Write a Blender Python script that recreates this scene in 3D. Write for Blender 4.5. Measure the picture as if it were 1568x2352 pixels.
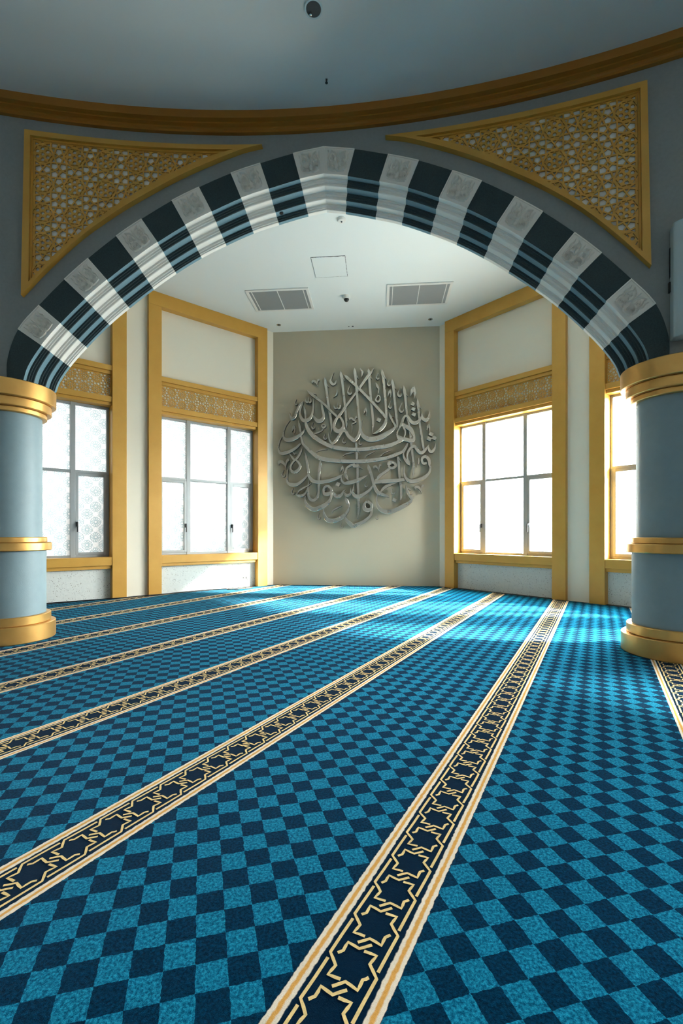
import bpy, bmesh, math, random
from math import sin, cos, pi, radians, sqrt, atan2, hypot
from mathutils import Vector, Matrix
from mathutils.geometry import delaunay_2d_cdt

random.seed(7)
for _o in list(bpy.data.objects):
    bpy.data.objects.remove(_o)
S = bpy.context.scene
COL = S.collection
R2 = sqrt(.5)

# ------------------------------------------------------------------ camera
YAW = radians(4.8)
cam_d = bpy.data.cameras.new('camera')
cam = bpy.data.objects.new('camera', cam_d)
COL.objects.link(cam)
cam.location = (0, 0, 1.0)
cam.rotation_euler = (pi / 2, 0, YAW)
cam_d.sensor_fit = 'AUTO'
cam_d.sensor_width = 36
cam_d.lens = 1045 / 2352 * 36
cam_d.shift_y = 49 / 2352
cam_d.clip_start = .05
S.camera = cam

# ------------------------------------------------------------------ sky, sun, exposure
W = bpy.data.worlds.new('sky'); S.world = W
W.use_nodes = True
_nt = W.node_tree
_bg = _nt.nodes['Background']
_tc = _nt.nodes.new('ShaderNodeTexCoord'); _sp = _nt.nodes.new('ShaderNodeSeparateXYZ')
_nt.links.new(_tc.outputs['Generated'], _sp.inputs[0])
_rp = _nt.nodes.new('ShaderNodeValToRGB')          # hazy bright sky over paler ground
_mr = _nt.nodes.new('ShaderNodeMapRange'); _mr.inputs['From Min'].default_value = -.5; _mr.inputs['From Max'].default_value = .5
_nt.links.new(_sp.outputs['Z'], _mr.inputs['Value']); _nt.links.new(_mr.outputs[0], _rp.inputs[0])
_e = _rp.color_ramp.elements
_e[0].position = .30; _e[0].color = (.17, .165, .155, 1)
_e[1].position = .62; _e[1].color = (1, .98, .95, 1)
_m = _e.new(.5); _m.color = (.50, .49, .465, 1)
_nt.links.new(_rp.outputs[0], _bg.inputs[0])
_sx = _nt.nodes.new('ShaderNodeMapRange')          # the haze glows towards the sun's side
_sx.interpolation_type = 'SMOOTHSTEP'
_sx.inputs['From Min'].default_value = -.12; _sx.inputs['From Max'].default_value = .55
_sx.inputs['To Min'].default_value = 1.9; _sx.inputs['To Max'].default_value = 108.0
_nt.links.new(_sp.outputs['X'], _sx.inputs['Value']); _nt.links.new(_sx.outputs[0], _bg.inputs[1])
sun_d = bpy.data.lights.new('sun', 'SUN')
sun_d.energy = 175.0; sun_d.angle = radians(4.0); sun_d.color = (1, .93, .8)
sun = bpy.data.objects.new('sun', sun_d); COL.objects.link(sun)
sun.rotation_euler = Vector((-.99, .03, -.50)).to_track_quat('-Z', 'Y').to_euler()
S.view_settings.view_transform = 'Standard'
S.view_settings.look = 'None'
S.view_settings.exposure = -0.13
S.view_settings.gamma = 1.0
S.view_settings.use_curve_mapping = False
try:
    S.cycles.use_denoising = True
    S.cycles.max_bounces = 10; S.cycles.diffuse_bounces = 6; S.cycles.transparent_max_bounces = 12
    S.cycles.sample_clamp_indirect = 6
    S.cycles.caustics_reflective = False; S.cycles.caustics_refractive = False
except Exception:
    pass

# ------------------------------------------------------------------ node helpers
class V:
    """a socket or number one can compute with"""
    nt = None
    def __init__(s, k): s.k = k
    def _m(s, op, *a):
        n = V.nt.nodes.new('ShaderNodeMath'); n.operation = op
        for i, x in enumerate((s,) + a):
            x = x.k if isinstance(x, V) else x
            if isinstance(x, (int, float)): n.inputs[i].default_value = x
            else: V.nt.links.new(x, n.inputs[i])
        return V(n.outputs[0])
    def __add__(s, o): return s._m('ADD', o)
    def __radd__(s, o): return s._m('ADD', o)
    def __sub__(s, o): return s._m('SUBTRACT', o)
    def __rsub__(s, o): return V(o)._m('SUBTRACT', s)
    def __mul__(s, o): return s._m('MULTIPLY', o)
    def __rmul__(s, o): return s._m('MULTIPLY', o)
    def __truediv__(s, o): return s._m('DIVIDE', o)
    def f(s, op, *a): return s._m(op, *a)
    def step(s, a, b): # smooth 0..1 between a and b
        n = V.nt.nodes.new('ShaderNodeMapRange'); n.interpolation_type = 'SMOOTHSTEP'
        V.nt.links.new(s.k, n.inputs['Value'])
        n.inputs['From Min'].default_value = a; n.inputs['From Max'].default_value = b
        return V(n.outputs['Result'])

def new_mat(name):
    m = bpy.data.materials.new(name); m.use_nodes = True
    nt = m.node_tree; V.nt = nt
    return m, nt, nt.nodes['Principled BSDF']
def setp(b, **k):
    for a, v in k.items():
        b.inputs[a.replace('_', ' ')].default_value = v
def coords(nt, kind='Object'):
    return nt.nodes.new('ShaderNodeTexCoord').outputs[kind]
def position(nt): return nt.nodes.new('ShaderNodeNewGeometry').outputs['Position']
def noise(nt, vec, scale, detail=2, rough=.5):
    n = nt.nodes.new('ShaderNodeTexNoise')
    nt.links.new(vec, n.inputs['Vector']); n.inputs['Scale'].default_value = scale
    n.inputs['Detail'].default_value = detail; n.inputs['Roughness'].default_value = rough
    return V(n.outputs['Fac'])
def mixc(nt, fac, a, b):
    n = nt.nodes.new('ShaderNodeMix'); n.data_type = 'RGBA'
    for sock, x in ((n.inputs['Factor'], fac), (n.inputs['A'], a), (n.inputs['B'], b)):
        if isinstance(x, V): x = x.k
        if isinstance(x, (int, float)): sock.default_value = x
        elif isinstance(x, tuple): sock.default_value = x if len(x) == 4 else x + (1,)
        else: nt.links.new(x, sock)
    return n.outputs['Result']
def bump(nt, b, h, strength, dist=.01):
    n = nt.nodes.new('ShaderNodeBump'); n.inputs['Strength'].default_value = strength
    n.inputs['Distance'].default_value = dist
    nt.links.new(h.k, n.inputs['Height']); nt.links.new(n.outputs['Normal'], b.inputs['Normal'])
def srgb(r, g, b):
    def c(x):
        x /= 255
        return x / 12.92 if x <= .04045 else ((x + .055) / 1.055) ** 2.4
    return (c(r), c(g), c(b))

def plain(name, col, rough=.6, metal=0, var=.06, scale=6, bump_s=0, bump_scale=200, spec=.5):
    m, nt, b = new_mat(name)
    p = position(nt)
    f = noise(nt, p, scale, 4)
    c = mixc(nt, f, tuple(x * (1 - var) for x in col), tuple(min(1, x * (1 + var)) for x in col))
    nt.links.new(c, b.inputs['Base Color'])
    setp(b, Roughness=rough, Metallic=metal)
    b.inputs['Specular IOR Level'].default_value = spec
    if bump_s: bump(nt, b, noise(nt, p, bump_scale, 3), bump_s, .004)
    return m

M = {}
M['cream'] = plain('cream_paint', srgb(234, 225, 207), .75, var=.02, scale=2, bump_s=.05)
M['taupe'] = plain('taupe_wall', srgb(192, 181, 158), .7, var=.035, scale=1.2, bump_s=.06)
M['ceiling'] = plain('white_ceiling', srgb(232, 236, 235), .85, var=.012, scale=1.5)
M['hall_ceiling'] = plain('shaded_white_ceiling', srgb(196, 200, 199), .85, var=.012, scale=1.5)  # white like the apse ceiling, its colour lowered for the hall's dimness
M['white'] = plain('white_paint', srgb(232, 230, 226), .6, var=.03, scale=20)
M['stucco'] = plain('blue_grey_stucco', srgb(130, 134, 134), .85, var=.1, scale=40, bump_s=.35, bump_scale=260)
M['dark_stucco'] = plain('dark_slate_stucco', srgb(40, 55, 59), .85, var=.75, scale=120, bump_s=.5, bump_scale=220)
M['slate'] = plain('blue_grey_moulding', srgb(100, 130, 142), .75, var=.15, scale=90, bump_s=.2)
M['white_stone'] = plain('white_plaster', srgb(236, 230, 222), .7, var=.03, scale=8, bump_s=.05)
M['shaft'] = plain('grey_blue_shaft', srgb(122, 142, 149), .5, var=.08, scale=14, bump_s=.18, bump_scale=240)
M['alu'] = plain('grey_aluminium', srgb(160, 164, 166), .4, metal=.3, var=.02)
M['black'] = plain('black_plastic', srgb(14, 15, 18), .35)
M['grille'] = plain('grey_grille', srgb(150, 150, 148), .6, var=.02)
M['dark'] = plain('dark_void', srgb(40, 42, 44), .9)
M['box'] = plain('pale_grey_casing', srgb(172, 188, 192), .45, var=.02)
M['chrome'] = plain('chrome', srgb(200, 200, 200), .2, metal=1)
M['cable'] = plain('cable_rubber', srgb(34, 30, 26), .5)

def gold_mat():
    m, nt, b = new_mat('gold_paint')
    p = position(nt)
    f = noise(nt, p, 3, 5, .6)
    c = mixc(nt, f, srgb(184, 132, 46), srgb(205, 157, 72))
    nt.links.new(c, b.inputs['Base Color'])
    setp(b, Roughness=.40, Metallic=.12)
    bump(nt, b, noise(nt, p, 60, 3), .12, .004)
    return m
M['gold'] = gold_mat()
def gold_col():
    m, nt, b = new_mat('gold_leaf_ring')
    p = position(nt)
    f = noise(nt, p, 5, 5, .6)
    c = mixc(nt, f, srgb(200, 150, 78), srgb(226, 180, 108))
    nt.links.new(c, b.inputs['Base Color'])
    setp(b, Roughness=.36, Metallic=.75)
    bump(nt, b, noise(nt, p, 14, 4), .12, .01)
    return m
M['goldring'] = gold_col()
M['bronze'] = plain('dark_gold_paint', srgb(150, 98, 28), .5, metal=.1, var=.08, scale=3)
def steel():
    m, nt, b = new_mat('brushed_steel')
    p = position(nt)
    f = noise(nt, p, 4, 5, .65)
    c = mixc(nt, f, srgb(186, 178, 166), srgb(226, 220, 210))
    nt.links.new(c, b.inputs['Base Color'])
    setp(b, Metallic=.9)
    r = noise(nt, p, 9, 3) * .25 + .18
    nt.links.new(r.k, b.inputs['Roughness'])
    bump(nt, b, noise(nt, p, 2.5, 3), .35, .03)
    return m
M['steel'] = steel()
M['edge'] = plain('shaded_steel_edge', srgb(52, 50, 48), .5, metal=.6)
def terrazzo():
    m, nt, b = new_mat('speckled_stone')
    p = position(nt)
    v = nt.nodes.new('ShaderNodeTexVoronoi'); nt.links.new(p, v.inputs['Vector']); v.inputs['Scale'].default_value = 55
    d = V(v.outputs['Distance'])
    spot = 1 - d.step(.20, .26)
    f = noise(nt, p, 30, 3)
    pick = noise(nt, p, 19, 2).step(.44, .58)
    c = mixc(nt, spot * pick, mixc(nt, f, srgb(205, 207, 204), srgb(226, 227, 222)), srgb(96, 86, 78))
    nt.links.new(c, b.inputs['Base Color'])
    setp(b, Roughness=.45)
    return m
M['terrazzo'] = terrazzo()

def glass():
    """window pane with a printed rosette film"""
    m, nt, b = new_mat('patterned_film_glass')
    sx = nt.nodes.new('ShaderNodeSeparateXYZ'); nt.links.new(coords(nt), sx.inputs[0])
    x, z = V(sx.outputs['X']), V(sx.outputs['Z'])
    T = .235
    def ros(ox, oz):
        u = ((x + ox) / T).f('FRACT') - .5
        v = ((z + oz) / T).f('FRACT') - .5
        r = (u * u + v * v).f('SQRT')
        a = v.f('ARCTAN2', u)
        pet = (a * 6).f('SINE').f('ABSOLUTE')
        lines = (1 - (pet * r).step(.07, .13)) * r.step(.08, .10) * (1 - r.step(.26, .28))
        ring = (1 - (r - .085).f('ABSOLUTE').step(.010, .020)) + (1 - (r - .30).f('ABSOLUTE').step(.010, .022))
        return lines.f('MAXIMUM', ring)
    def diag(sg):
        q = ((x + z * sg) / (T * .5)).f('FRACT')
        return (1 - (q - .42).f('ABSOLUTE').step(.015, .035)).f('MAXIMUM', 1 - (q - .58).f('ABSOLUTE').step(.015, .035)) * .6
    pat = ros(0, 0).f('MAXIMUM', ros(T / 2, T / 2)).f('MAXIMUM', diag(1)).f('MAXIMUM', diag(-1)).f('MINIMUM', 1.0)
    tr = nt.nodes.new('ShaderNodeBsdfTransparent'); tl = nt.nodes.new('ShaderNodeBsdfTranslucent'); gl = nt.nodes.new('ShaderNodeBsdfGlossy')
    nt.links.new(mixc(nt, pat, (.94, .95, .95), (.66, .76, .78)), tr.inputs['Color'])
    nt.links.new(mixc(nt, pat, (.8, .85, .86), (.5, .58, .6)), tl.inputs['Color'])
    gl.inputs['Roughness'].default_value = .1
    a = nt.nodes.new('ShaderNodeMixShader'); a.inputs[0].default_value = .20
    nt.links.new(tr.outputs[0], a.inputs[1]); nt.links.new(tl.outputs[0], a.inputs[2])
    c = nt.nodes.new('ShaderNodeMixShader'); c.inputs[0].default_value = .05
    nt.links.new(a.outputs[0], c.inputs[1]); nt.links.new(gl.outputs[0], c.inputs[2])
    nt.links.new(c.outputs[0], nt.nodes['Material Output'].inputs['Surface'])
    return m
M['glass'] = glass()

CA = radians(24.7)               # the carpet's rows run this far right of the apse axis
CN = (cos(CA), -sin(CA)); CT = (sin(CA), cos(CA))
ROW0, ROWP = -.4960, .957        # centre line of one border row and the spacing of the rows
def carpet_mat():
    m, nt, b = new_mat('blue_checked_carpet')
    sx = nt.nodes.new('ShaderNodeSeparateXYZ'); p = position(nt); nt.links.new(p, sx.inputs[0])
    x, y = V(sx.outputs['X']), V(sx.outputs['Y'])
    wob = (noise(nt, p, 60, 2) - .5) * .008
    wob2 = (noise(nt, p, 47, 2) - .5) * .008
    n = x * CN[0] + y * CN[1] + wob
    t = x * CT[0] + y * CT[1] + wob2
    a = (n + .97) / .104 + .5; c = (t - 1.047) / .0984
    i = (a + c).f('FLOOR') + (a - c).f('FLOOR')
    odd = (i * .5).f('FRACT').f('GREATER_THAN', .25)
    fl = noise(nt, p, 130, 3, .7)
    fl2 = noise(nt, p, 700, 2, .6)
    big = noise(nt, p, 1.4, 2)
    light = mixc(nt, (fl * .75 + fl2 * .35 - .05).step(.36, .72), srgb(0, 68, 100), srgb(34, 152, 186))
    dark = mixc(nt, fl.step(.3, .75), srgb(0, 26, 46), srgb(0, 56, 88))
    chk = mixc(nt, odd, light, dark)
    # the border rows
    d = ((n - (ROW0 - ROWP / 2)) / ROWP).f('FRACT') * ROWP - ROWP / 2
    ad = d.f('ABSOLUTE')
    inner = 1 - ad.step(.108, .1105)
    navy = mixc(nt, fl, srgb(0, 18, 36), srgb(2, 38, 64))
    band = ad.step(.0745, .0775) * (1 - ad.step(.1060, .1085))
    orange = 1 - (ad - .0915).f('ABSOLUTE').step(.003, .0075)
    cream = mixc(nt, fl, srgb(222, 208, 190), srgb(246, 234, 216))
    bc = mixc(nt, orange, cream, mixc(nt, fl, srgb(206, 142, 62), srgb(232, 178, 100)))
    col = mixc(nt, inner, chk, navy)
    col = mixc(nt, band, col, bc)
    nt.links.new(col, b.inputs['Base Color'])
    setp(b, Roughness=.95)
    b.inputs['Sheen Weight'].default_value = .04
    b.inputs['Sheen Roughness'].default_value = .35
    b.inputs['Specular IOR Level'].default_value = .0
    bump(nt, b, fl2 * .6 + fl * .5, .6, .006)
    return m
M['carpet'] = carpet_mat()
M['yarn'] = plain('gold_yarn', srgb(230, 200, 140), .95, var=.18, scale=160, bump_s=.3, bump_scale=500, spec=.1)

# ------------------------------------------------------------------ mesh helpers
def link(name, me, mat=None, parent=None, loc=None, mats=None):
    o = bpy.data.objects.new(name, me); COL.objects.link(o)
    for q in (mats or ([mat] if mat else [])): me.materials.append(q)
    if parent is not None: o.parent = parent
    if loc is not None: o.location = loc
    return o
def mesh(name, vs, fs, mat=None, parent=None, smooth=False, loc=None, mats=None, recalc=True, fm=None):
    me = bpy.data.meshes.new(name)
    me.from_pydata([tuple(v) for v in vs], [], fs)
    if recalc:
        bm = bmesh.new(); bm.from_mesh(me)
        bmesh.ops.recalc_face_normals(bm, faces=bm.faces); bm.to_mesh(me); bm.free()
    if smooth:
        for p in me.polygons: p.use_smooth = True
    if fm:
        for p, k in zip(me.polygons, fm): p.material_index = k
    me.update()
    return link(name, me, mat, parent, loc, mats)
class MB:
    def __init__(s): s.v = []; s.f = []
    def box(s, x0, x1, y0, y1, z0, z1):
        b = len(s.v)
        s.v += [(x, y, z) for z in (z0, z1) for y in (y0, y1) for x in (x0, x1)]
        s.f += [tuple(b + i for i in q) for q in ((0, 1, 3, 2), (4, 6, 7, 5), (0, 4, 5, 1), (2, 3, 7, 6), (0, 2, 6, 4), (1, 5, 7, 3))]
        return s
    def add(s, vs, fs):
        b = len(s.v); s.v += list(vs); s.f += [tuple(b + i for i in q) for q in fs]
        return s
    def lathe(s, prof, n=64, cx=0, cy=0, a0=0, a1=2 * pi):
        b = len(s.v); full = abs(a1 - a0 - 2 * pi) < 1e-6
        m = n if full else n + 1
        for i in range(m):
            a = a0 + (a1 - a0) * i / n
            for r, z in prof: s.v.append((cx + r * cos(a), cy + r * sin(a), z))
        k = len(prof)
        for i in range(n):
            j = (i + 1) % m
            for q in range(k - 1):
                s.f.append((b + i * k + q, b + j * k + q, b + j * k + q + 1, b + i * k + q + 1))
        return s
    def build(s, name, mat, parent=None, smooth=False, loc=None, bevel=0, **k):
        o = mesh(name, s.v, s.f, mat, parent, smooth, loc, **k)
        if bevel:
            md = o.modifiers.new('bevel', 'BEVEL'); md.width = bevel; md.segments = 2; md.limit_method = 'ANGLE'
        return o
def tag(o, label=None, cat=None, group=None, kind=None):
    if label: o['label'] = label
    if cat: o['category'] = cat
    if group: o['group'] = group
    if kind: o['kind'] = kind
    elif cat: o['kind'] = 'thing'
    return o
def empty(name, loc=(0, 0, 0), rz=0):
    o = bpy.data.objects.new(name, None); COL.objects.link(o)
    o.location = loc; o.rotation_euler = (0, 0, rz); o.empty_display_size = .2
    return o
def smooth_angle(o, ang=35):
    me = o.data
    for p in me.polygons: p.use_smooth = True
    try: me.set_sharp_from_angle(angle=radians(ang))
    except Exception: pass
    return o
def catmull(pts, n=6):
    """smooth curve through tuples of any length"""
    if len(pts) < 3: 
        return [tuple(a + (b - a) * i / n for a, b in zip(pts[0], pts[-1])) for i in range(n + 1)]
    out = []
    k = len(pts)
    for i in range(k - 1):
        p0 = pts[i - 1] if i else tuple(2 * a - b for a, b in zip(pts[0], pts[1]))
        p1, p2 = pts[i], pts[i + 1]
        p3 = pts[i + 2] if i + 2 < k else tuple(2 * a - b for a, b in zip(pts[-1], pts[-2]))
        for j in range(n):
            t = j / n
            out.append(tuple(.5 * (2 * b + (c - a) * t + (2 * a - 5 * b + 4 * c - d) * t * t + (3 * b - a - 3 * c + d) * t ** 3)
                             for a, b, c, d in zip(p0, p1, p2, p3)))
    out.append(tuple(pts[-1]))
    return out
def ribbon(mb, pts, sect, to3d, lift=0, base=0):
    """sweep a cross-section [(side, height)] along (x, y, width) points; to3d maps (x, y, h)"""
    k = len(sect); b = len(mb.v); n = len(pts)
    for i, (x, y, w) in enumerate(pts):
        xa, ya, _ = pts[max(i - 1, 0)]; xb, yb, _ = pts[min(i + 1, n - 1)]
        dx, dy = xb - xa, yb - ya; L = hypot(dx, dy) or 1
        nx, ny = -dy / L, dx / L
        for sd, h in sect:
            mb.v.append(to3d(x + nx * sd * w / 2, y + ny * sd * w / 2, h + base + lift * i / n))
    for i in range(n - 1):
        for q in range(k - 1):
            a = b + i * k + q
            mb.f.append((a, a + 1, a + k + 1, a + k))
    mb.f.append(tuple(b + q for q in range(k)))
    mb.f.append(tuple(b + (n - 1) * k + q for q in reversed(range(k))))
def inside(poly, x, y):
    r = False; j = len(poly) - 1
    for i in range(len(poly)):
        (xi, yi), (xj, yj) = poly[i], poly[j]
        if (yi > y) != (yj > y) and x < (xj - xi) * (y - yi) / (yj - yi) + xi: r = not r
        j = i
    return r

# ------------------------------------------------------------------ pierced girih lattice
def ngon(cx, cy, r, n, a): return [(cx + r * cos(a + 2 * pi * i / n), cy + r * sin(a + 2 * pi * i / n)) for i in range(n)]
def starp(cx, cy, r, q, n, a): return [(cx + (r if i % 2 == 0 else q) * cos(a + pi * i / n), cy + (r if i % 2 == 0 else q) * sin(a + pi * i / n)) for i in range(2 * n)]
def girih_cell():
    H = [starp(0, 0, .076, .044, 6, pi / 6)]
    for k in range(6):
        a = pi / 2 + k * pi / 3
        H.append(ngon(.180 * cos(a), .180 * sin(a), .064, 6, 0))
    H.append(starp(.5, .5, .082, .030, 4, 0))
    for s in (-1, 1):
        H.append(ngon(.5, s * .132, .114, 5, -s * pi / 2))
        H.append(ngon(s * .132, .5, .114, 5, pi if s > 0 else 0))
        H.append([(.5 + s * .042, 0), (.5 + s * .126, -.055), (.5 + s * .126, .055)])
        H.append([(0, .5 + s * .042), (-.055, .5 + s * .126), (.055, .5 + s * .126)])
        H.append([(.470, .5 + s * .228), (.530, .5 + s * .228), (.5, .5 + s * .165)])
        H.append([(.5 + s * .228, .470), (.5 + s * .228, .530), (.5 + s * .165, .5)])
        for q in (-1, 1):
            H.append([(.5 + s * x, .5 + q * y) for x, y in ((.228, .228), (.070, .228), (.030, .118), (.118, .030), (.228, .070))])
            H.append([(.5 + s * .118, q * .228), (.5 + s * .226, q * .228), (.5 + s * .158, q * .098)])
            H.append([(q * .228, .5 + s * .118), (q * .228, .5 + s * .226), (q * .098, .5 + s * .158)])
    for k in range(6):                                   # broken slits round the rosette
        for e in (-1, 1):
            a = k * pi / 3 + e * .27
            cx, cy = .274 * cos(a), .274 * sin(a); t = a + pi / 2 + e * .28
            l, w = .052, .012
            H.append([(cx + l * i * cos(t) - w * j * sin(t), cy + l * i * sin(t) + w * j * cos(t)) for i, j in ((-1, -1), (1, -1), (1, 1), (-1, 1))])
    def clear(h, o): return all(hypot(a - c, b - d) > .012 for a, b in h for c, d in o)
    keep = H[:-12]
    for h in H[-12:]:                                    # no slit may run into another hole
        c = (sum(p[0] for p in h) / 4, sum(p[1] for p in h) / 4)
        bad = False
        for o in keep:
            for dx in (-1, 0, 1):
                for dy in (-1, 0, 1):
                    O = [(x + dx, y + dy) for x, y in o]
                    if any(inside(O, *p) for p in h + [c] + [((a[0] + c[0]) / 2, (a[1] + c[1]) / 2) for a in h]) or any(inside(h, *p) for p in O): bad = True
        if not bad: keep.append(h)
    return keep
CELL = girih_cell()
def lattice(outline, ox, oy, T, keep):
    """flat plate with the girih holes cut out: 2D verts and triangles; keep(x, y) says where holes may lie"""
    xs = [p[0] for p in outline]; ys = [p[1] for p in outline]
    pts = list(outline); n = len(outline)
    edges = [(i, (i + 1) % n) for i in range(n)]
    owner = [-1] * n; holes = []; seen = set()
    for i in range(int((min(xs) - ox) / T) - 2, int((max(xs) - ox) / T) + 2):
        for j in range(int((min(ys) - oy) / T) - 2, int((max(ys) - oy) / T) + 2):
            for h in CELL:
                q = [(ox + (i + a) * T, oy + (j + b) * T) for a, b in h]
                ok = [keep(*p) for p in q]
                if not any(ok): continue
                if not all(ok):
                    cx = sum(p[0] for p in q) / len(q); cy = sum(p[1] for p in q) / len(q)
                    if not keep(cx, cy): continue
                    r = []
                    for p in q:                       # pull the outside corners in to the margin
                        t = 1.0
                        while t > 0 and not keep(cx + (p[0] - cx) * t, cy + (p[1] - cy) * t): t -= .05
                        r.append((cx + (p[0] - cx) * t, cy + (p[1] - cy) * t))
                    q = r
                b = len(pts); pts += q
                owner += [len(holes)] * len(q); holes.append(q)
                edges += [(b + k, b + (k + 1) % len(q)) for k in range(len(q))]
    r = delaunay_2d_cdt([Vector(p) for p in pts], edges, [], 0, 1e-6)
    vs, fs, ov = r[0], r[2], r[3]
    own = [set(owner[k] for k in o) for o in ov]
    out = []
    for f in fs:
        cx = sum(vs[k][0] for k in f) / 3; cy = sum(vs[k][1] for k in f) / 3
        if not inside(outline, cx, cy): continue
        common = own[f[0]] & own[f[1]] & own[f[2]]
        if any(c >= 0 and inside(holes[c], cx, cy) for c in common): continue
        out.append(tuple(f))
    return [(v[0], v[1]) for v in vs], out
def plate(vs, fs, to3d, h0, h1):
    """give a triangulated plate its thickness"""
    n = len(vs)
    v3 = [to3d(x, y, h1) for x, y in vs] + [to3d(x, y, h0) for x, y in vs]
    F = []
    cnt = {}
    for f in fs:
        F.append(f); F.append(tuple(n + k for k in reversed(f)))
        for a, b in zip(f, f[1:] + f[:1]): cnt[(a, b)] = 1
    for (a, b) in cnt:
        if (b, a) not in cnt: F.append((b, a, n + a, n + b))
    return v3, F

# ================================================================== the setting
APSE_Z, HALL_Z = 4.92, 4.94
CX, RW, Y0 = -.53, 10.2, 4.30          # arch wall: a drum of radius RW round (CX, Y0 - RW)
def drum(u, z, h=0, d=0):
    """arc length u, height z, h towards the hall, d behind the face"""
    r = RW - h + d; a = u / RW
    return (CX + r * sin(a), Y0 - RW + r * cos(a), z)
OL, OR = (-1.97, 8.73), (1.03, 8.73)
def side(sg, a, r, z):                  # sg -1 left wall, +1 right wall; a along from the corner, r outwards
    o = OL if sg < 0 else OR
    return (o[0] + sg * (a + r) * R2, o[1] + (-a + r) * R2, z)
BAYS = [(.24 + 2.52 * i, 2.43 + 2.52 * i) for i in range(4)]
AEND = 17.0

fl = MB().add([side(-1, -.6, 1, -.004), side(1, -.6, 1, -.004), side(1, AEND, 1, -.004), side(-1, AEND, 1, -.004),
               side(-1, -.6, 1, -.3), side(1, -.6, 1, -.3), side(1, AEND, 1, -.3), side(-1, AEND, 1, -.3)],
              [(0, 1, 2, 3), (7, 6, 5, 4), (0, 4, 5, 1), (1, 5, 6, 2), (2, 6, 7, 3), (3, 7, 4, 0)]).build('floor', M['dark'])
tag(fl, kind='structure')

def side_wall(sg, name):
    mb = MB()
    def blk(a0, a1, r0, r1, z0, z1):
        b = len(mb.v)
        mb.v += [side(sg, a, r, z) for z in (z0, z1) for r in (r0, r1) for a in (a0, a1)]
        mb.f += [tuple(b + i for i in q) for q in ((0, 1, 3, 2), (4, 6, 7, 5), (0, 4, 5, 1), (2, 3, 7, 6), (0, 2, 6, 4), (1, 5, 7, 3))]
    prev = -.20
    for a0, a1 in (BAYS[:2] if sg < 0 else BAYS):  # left wall kept solid past its second bay, unseen, to dim the hall
        blk(prev, a0 + .1, .07, .42, -.02, 5.05)
        blk(a0 + .1, a1 - .1, .12, .42, 3.02, 5.05)      # cream panel over the window
        blk(a0 + .1, a1 - .1, .14, .42, -.02, 2.48 if (sg > 0 and a0 > 7) else .56)  # unseen fourth right bay is walled up high to hold back sky light
        prev = a1 - .1
    blk(prev, AEND, .07, .42, -.02, 5.05)
    o = mb.build(name, M['cream'])
    return tag(o, kind='structure')
side_wall(-1, 'wall_left'); side_wall(1, 'wall_right')
zx0, zx1 = -2.03, 1.10
tag(MB().box(zx0 - .1, zx1 + .1, 8.73, 9.0, -.02, 5.05).build('wall_apse', M['taupe']), kind='structure')
bk = side(-1, AEND, 0, 0); bk2 = side(1, AEND, 0, 0)
tag(MB().box(bk[0], bk2[0], bk[1] - .2, bk[1], -.02, 5.05).build('wall_back', M['stucco']), kind='structure')

# ceilings: the apse and the aisle behind the drum, and the hall inside it
UE = 9.0
def ceilings():
    arc = [drum(-UE + 2 * UE * i / 72, APSE_Z, 0, .22)[:2] for i in range(73)]
    P1 = [side(-1, AEND, .3, 0)[:2], side(-1, -.05, .3, 0)[:2], side(1, -.05, .3, 0)[:2], side(1, AEND, .3, 0)[:2]]
    ring = P1 + arc[::-1]
    mb = MB(); n = len(ring)
    mb.v = [(x, y, APSE_Z) for x, y in ring] + [(x, y, APSE_Z + .12) for x, y in ring]
    mb.f = [tuple(range(n)), tuple(range(2 * n - 1, n - 1, -1))] + [(i, (i + 1) % n, n + (i + 1) % n, n + i) for i in range(n)]
    o = mb.build('ceiling_apse', M['ceiling']); tag(o, kind='structure')
    h = arc + [P1[3], P1[0]]
    mb = MB(); n = len(h)
    mb.v = [(x, y, HALL_Z) for x, y in h] + [(x, y, HALL_Z + .12) for x, y in h]
    mb.f = [tuple(range(n)), tuple(range(2 * n - 1, n - 1, -1))] + [(i, (i + 1) % n, n + (i + 1) % n, n + i) for i in range(n)]
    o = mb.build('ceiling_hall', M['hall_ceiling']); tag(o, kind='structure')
ceilings()

# ------------------------------------------------------------------ the arch
EX = [(0, 4.667), (.294, 4.621), (.61, 4.538), (.891, 4.445), (1.195, 4.307), (1.451, 4.17), (1.732, 3.981), (1.961, 3.805),
      (2.212, 3.576), (2.418, 3.363), (2.634, 3.105), (2.807, 2.869), (2.893, 2.60), (2.90, 2.383)]
IN = [(0, 4.41), (.227, 4.373), (.528, 4.293), (.792, 4.207), (1.075, 4.076), (1.323, 3.942), (1.583, 3.768), (1.804, 3.595),
      (2.044, 3.386), (2.24, 3.195), (2.452, 2.951), (2.614, 2.736), (2.725, 2.54), (2.77, 2.383)]
NS = 4
EXF = catmull(EX, NS); INF = catmull(IN, NS)
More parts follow.
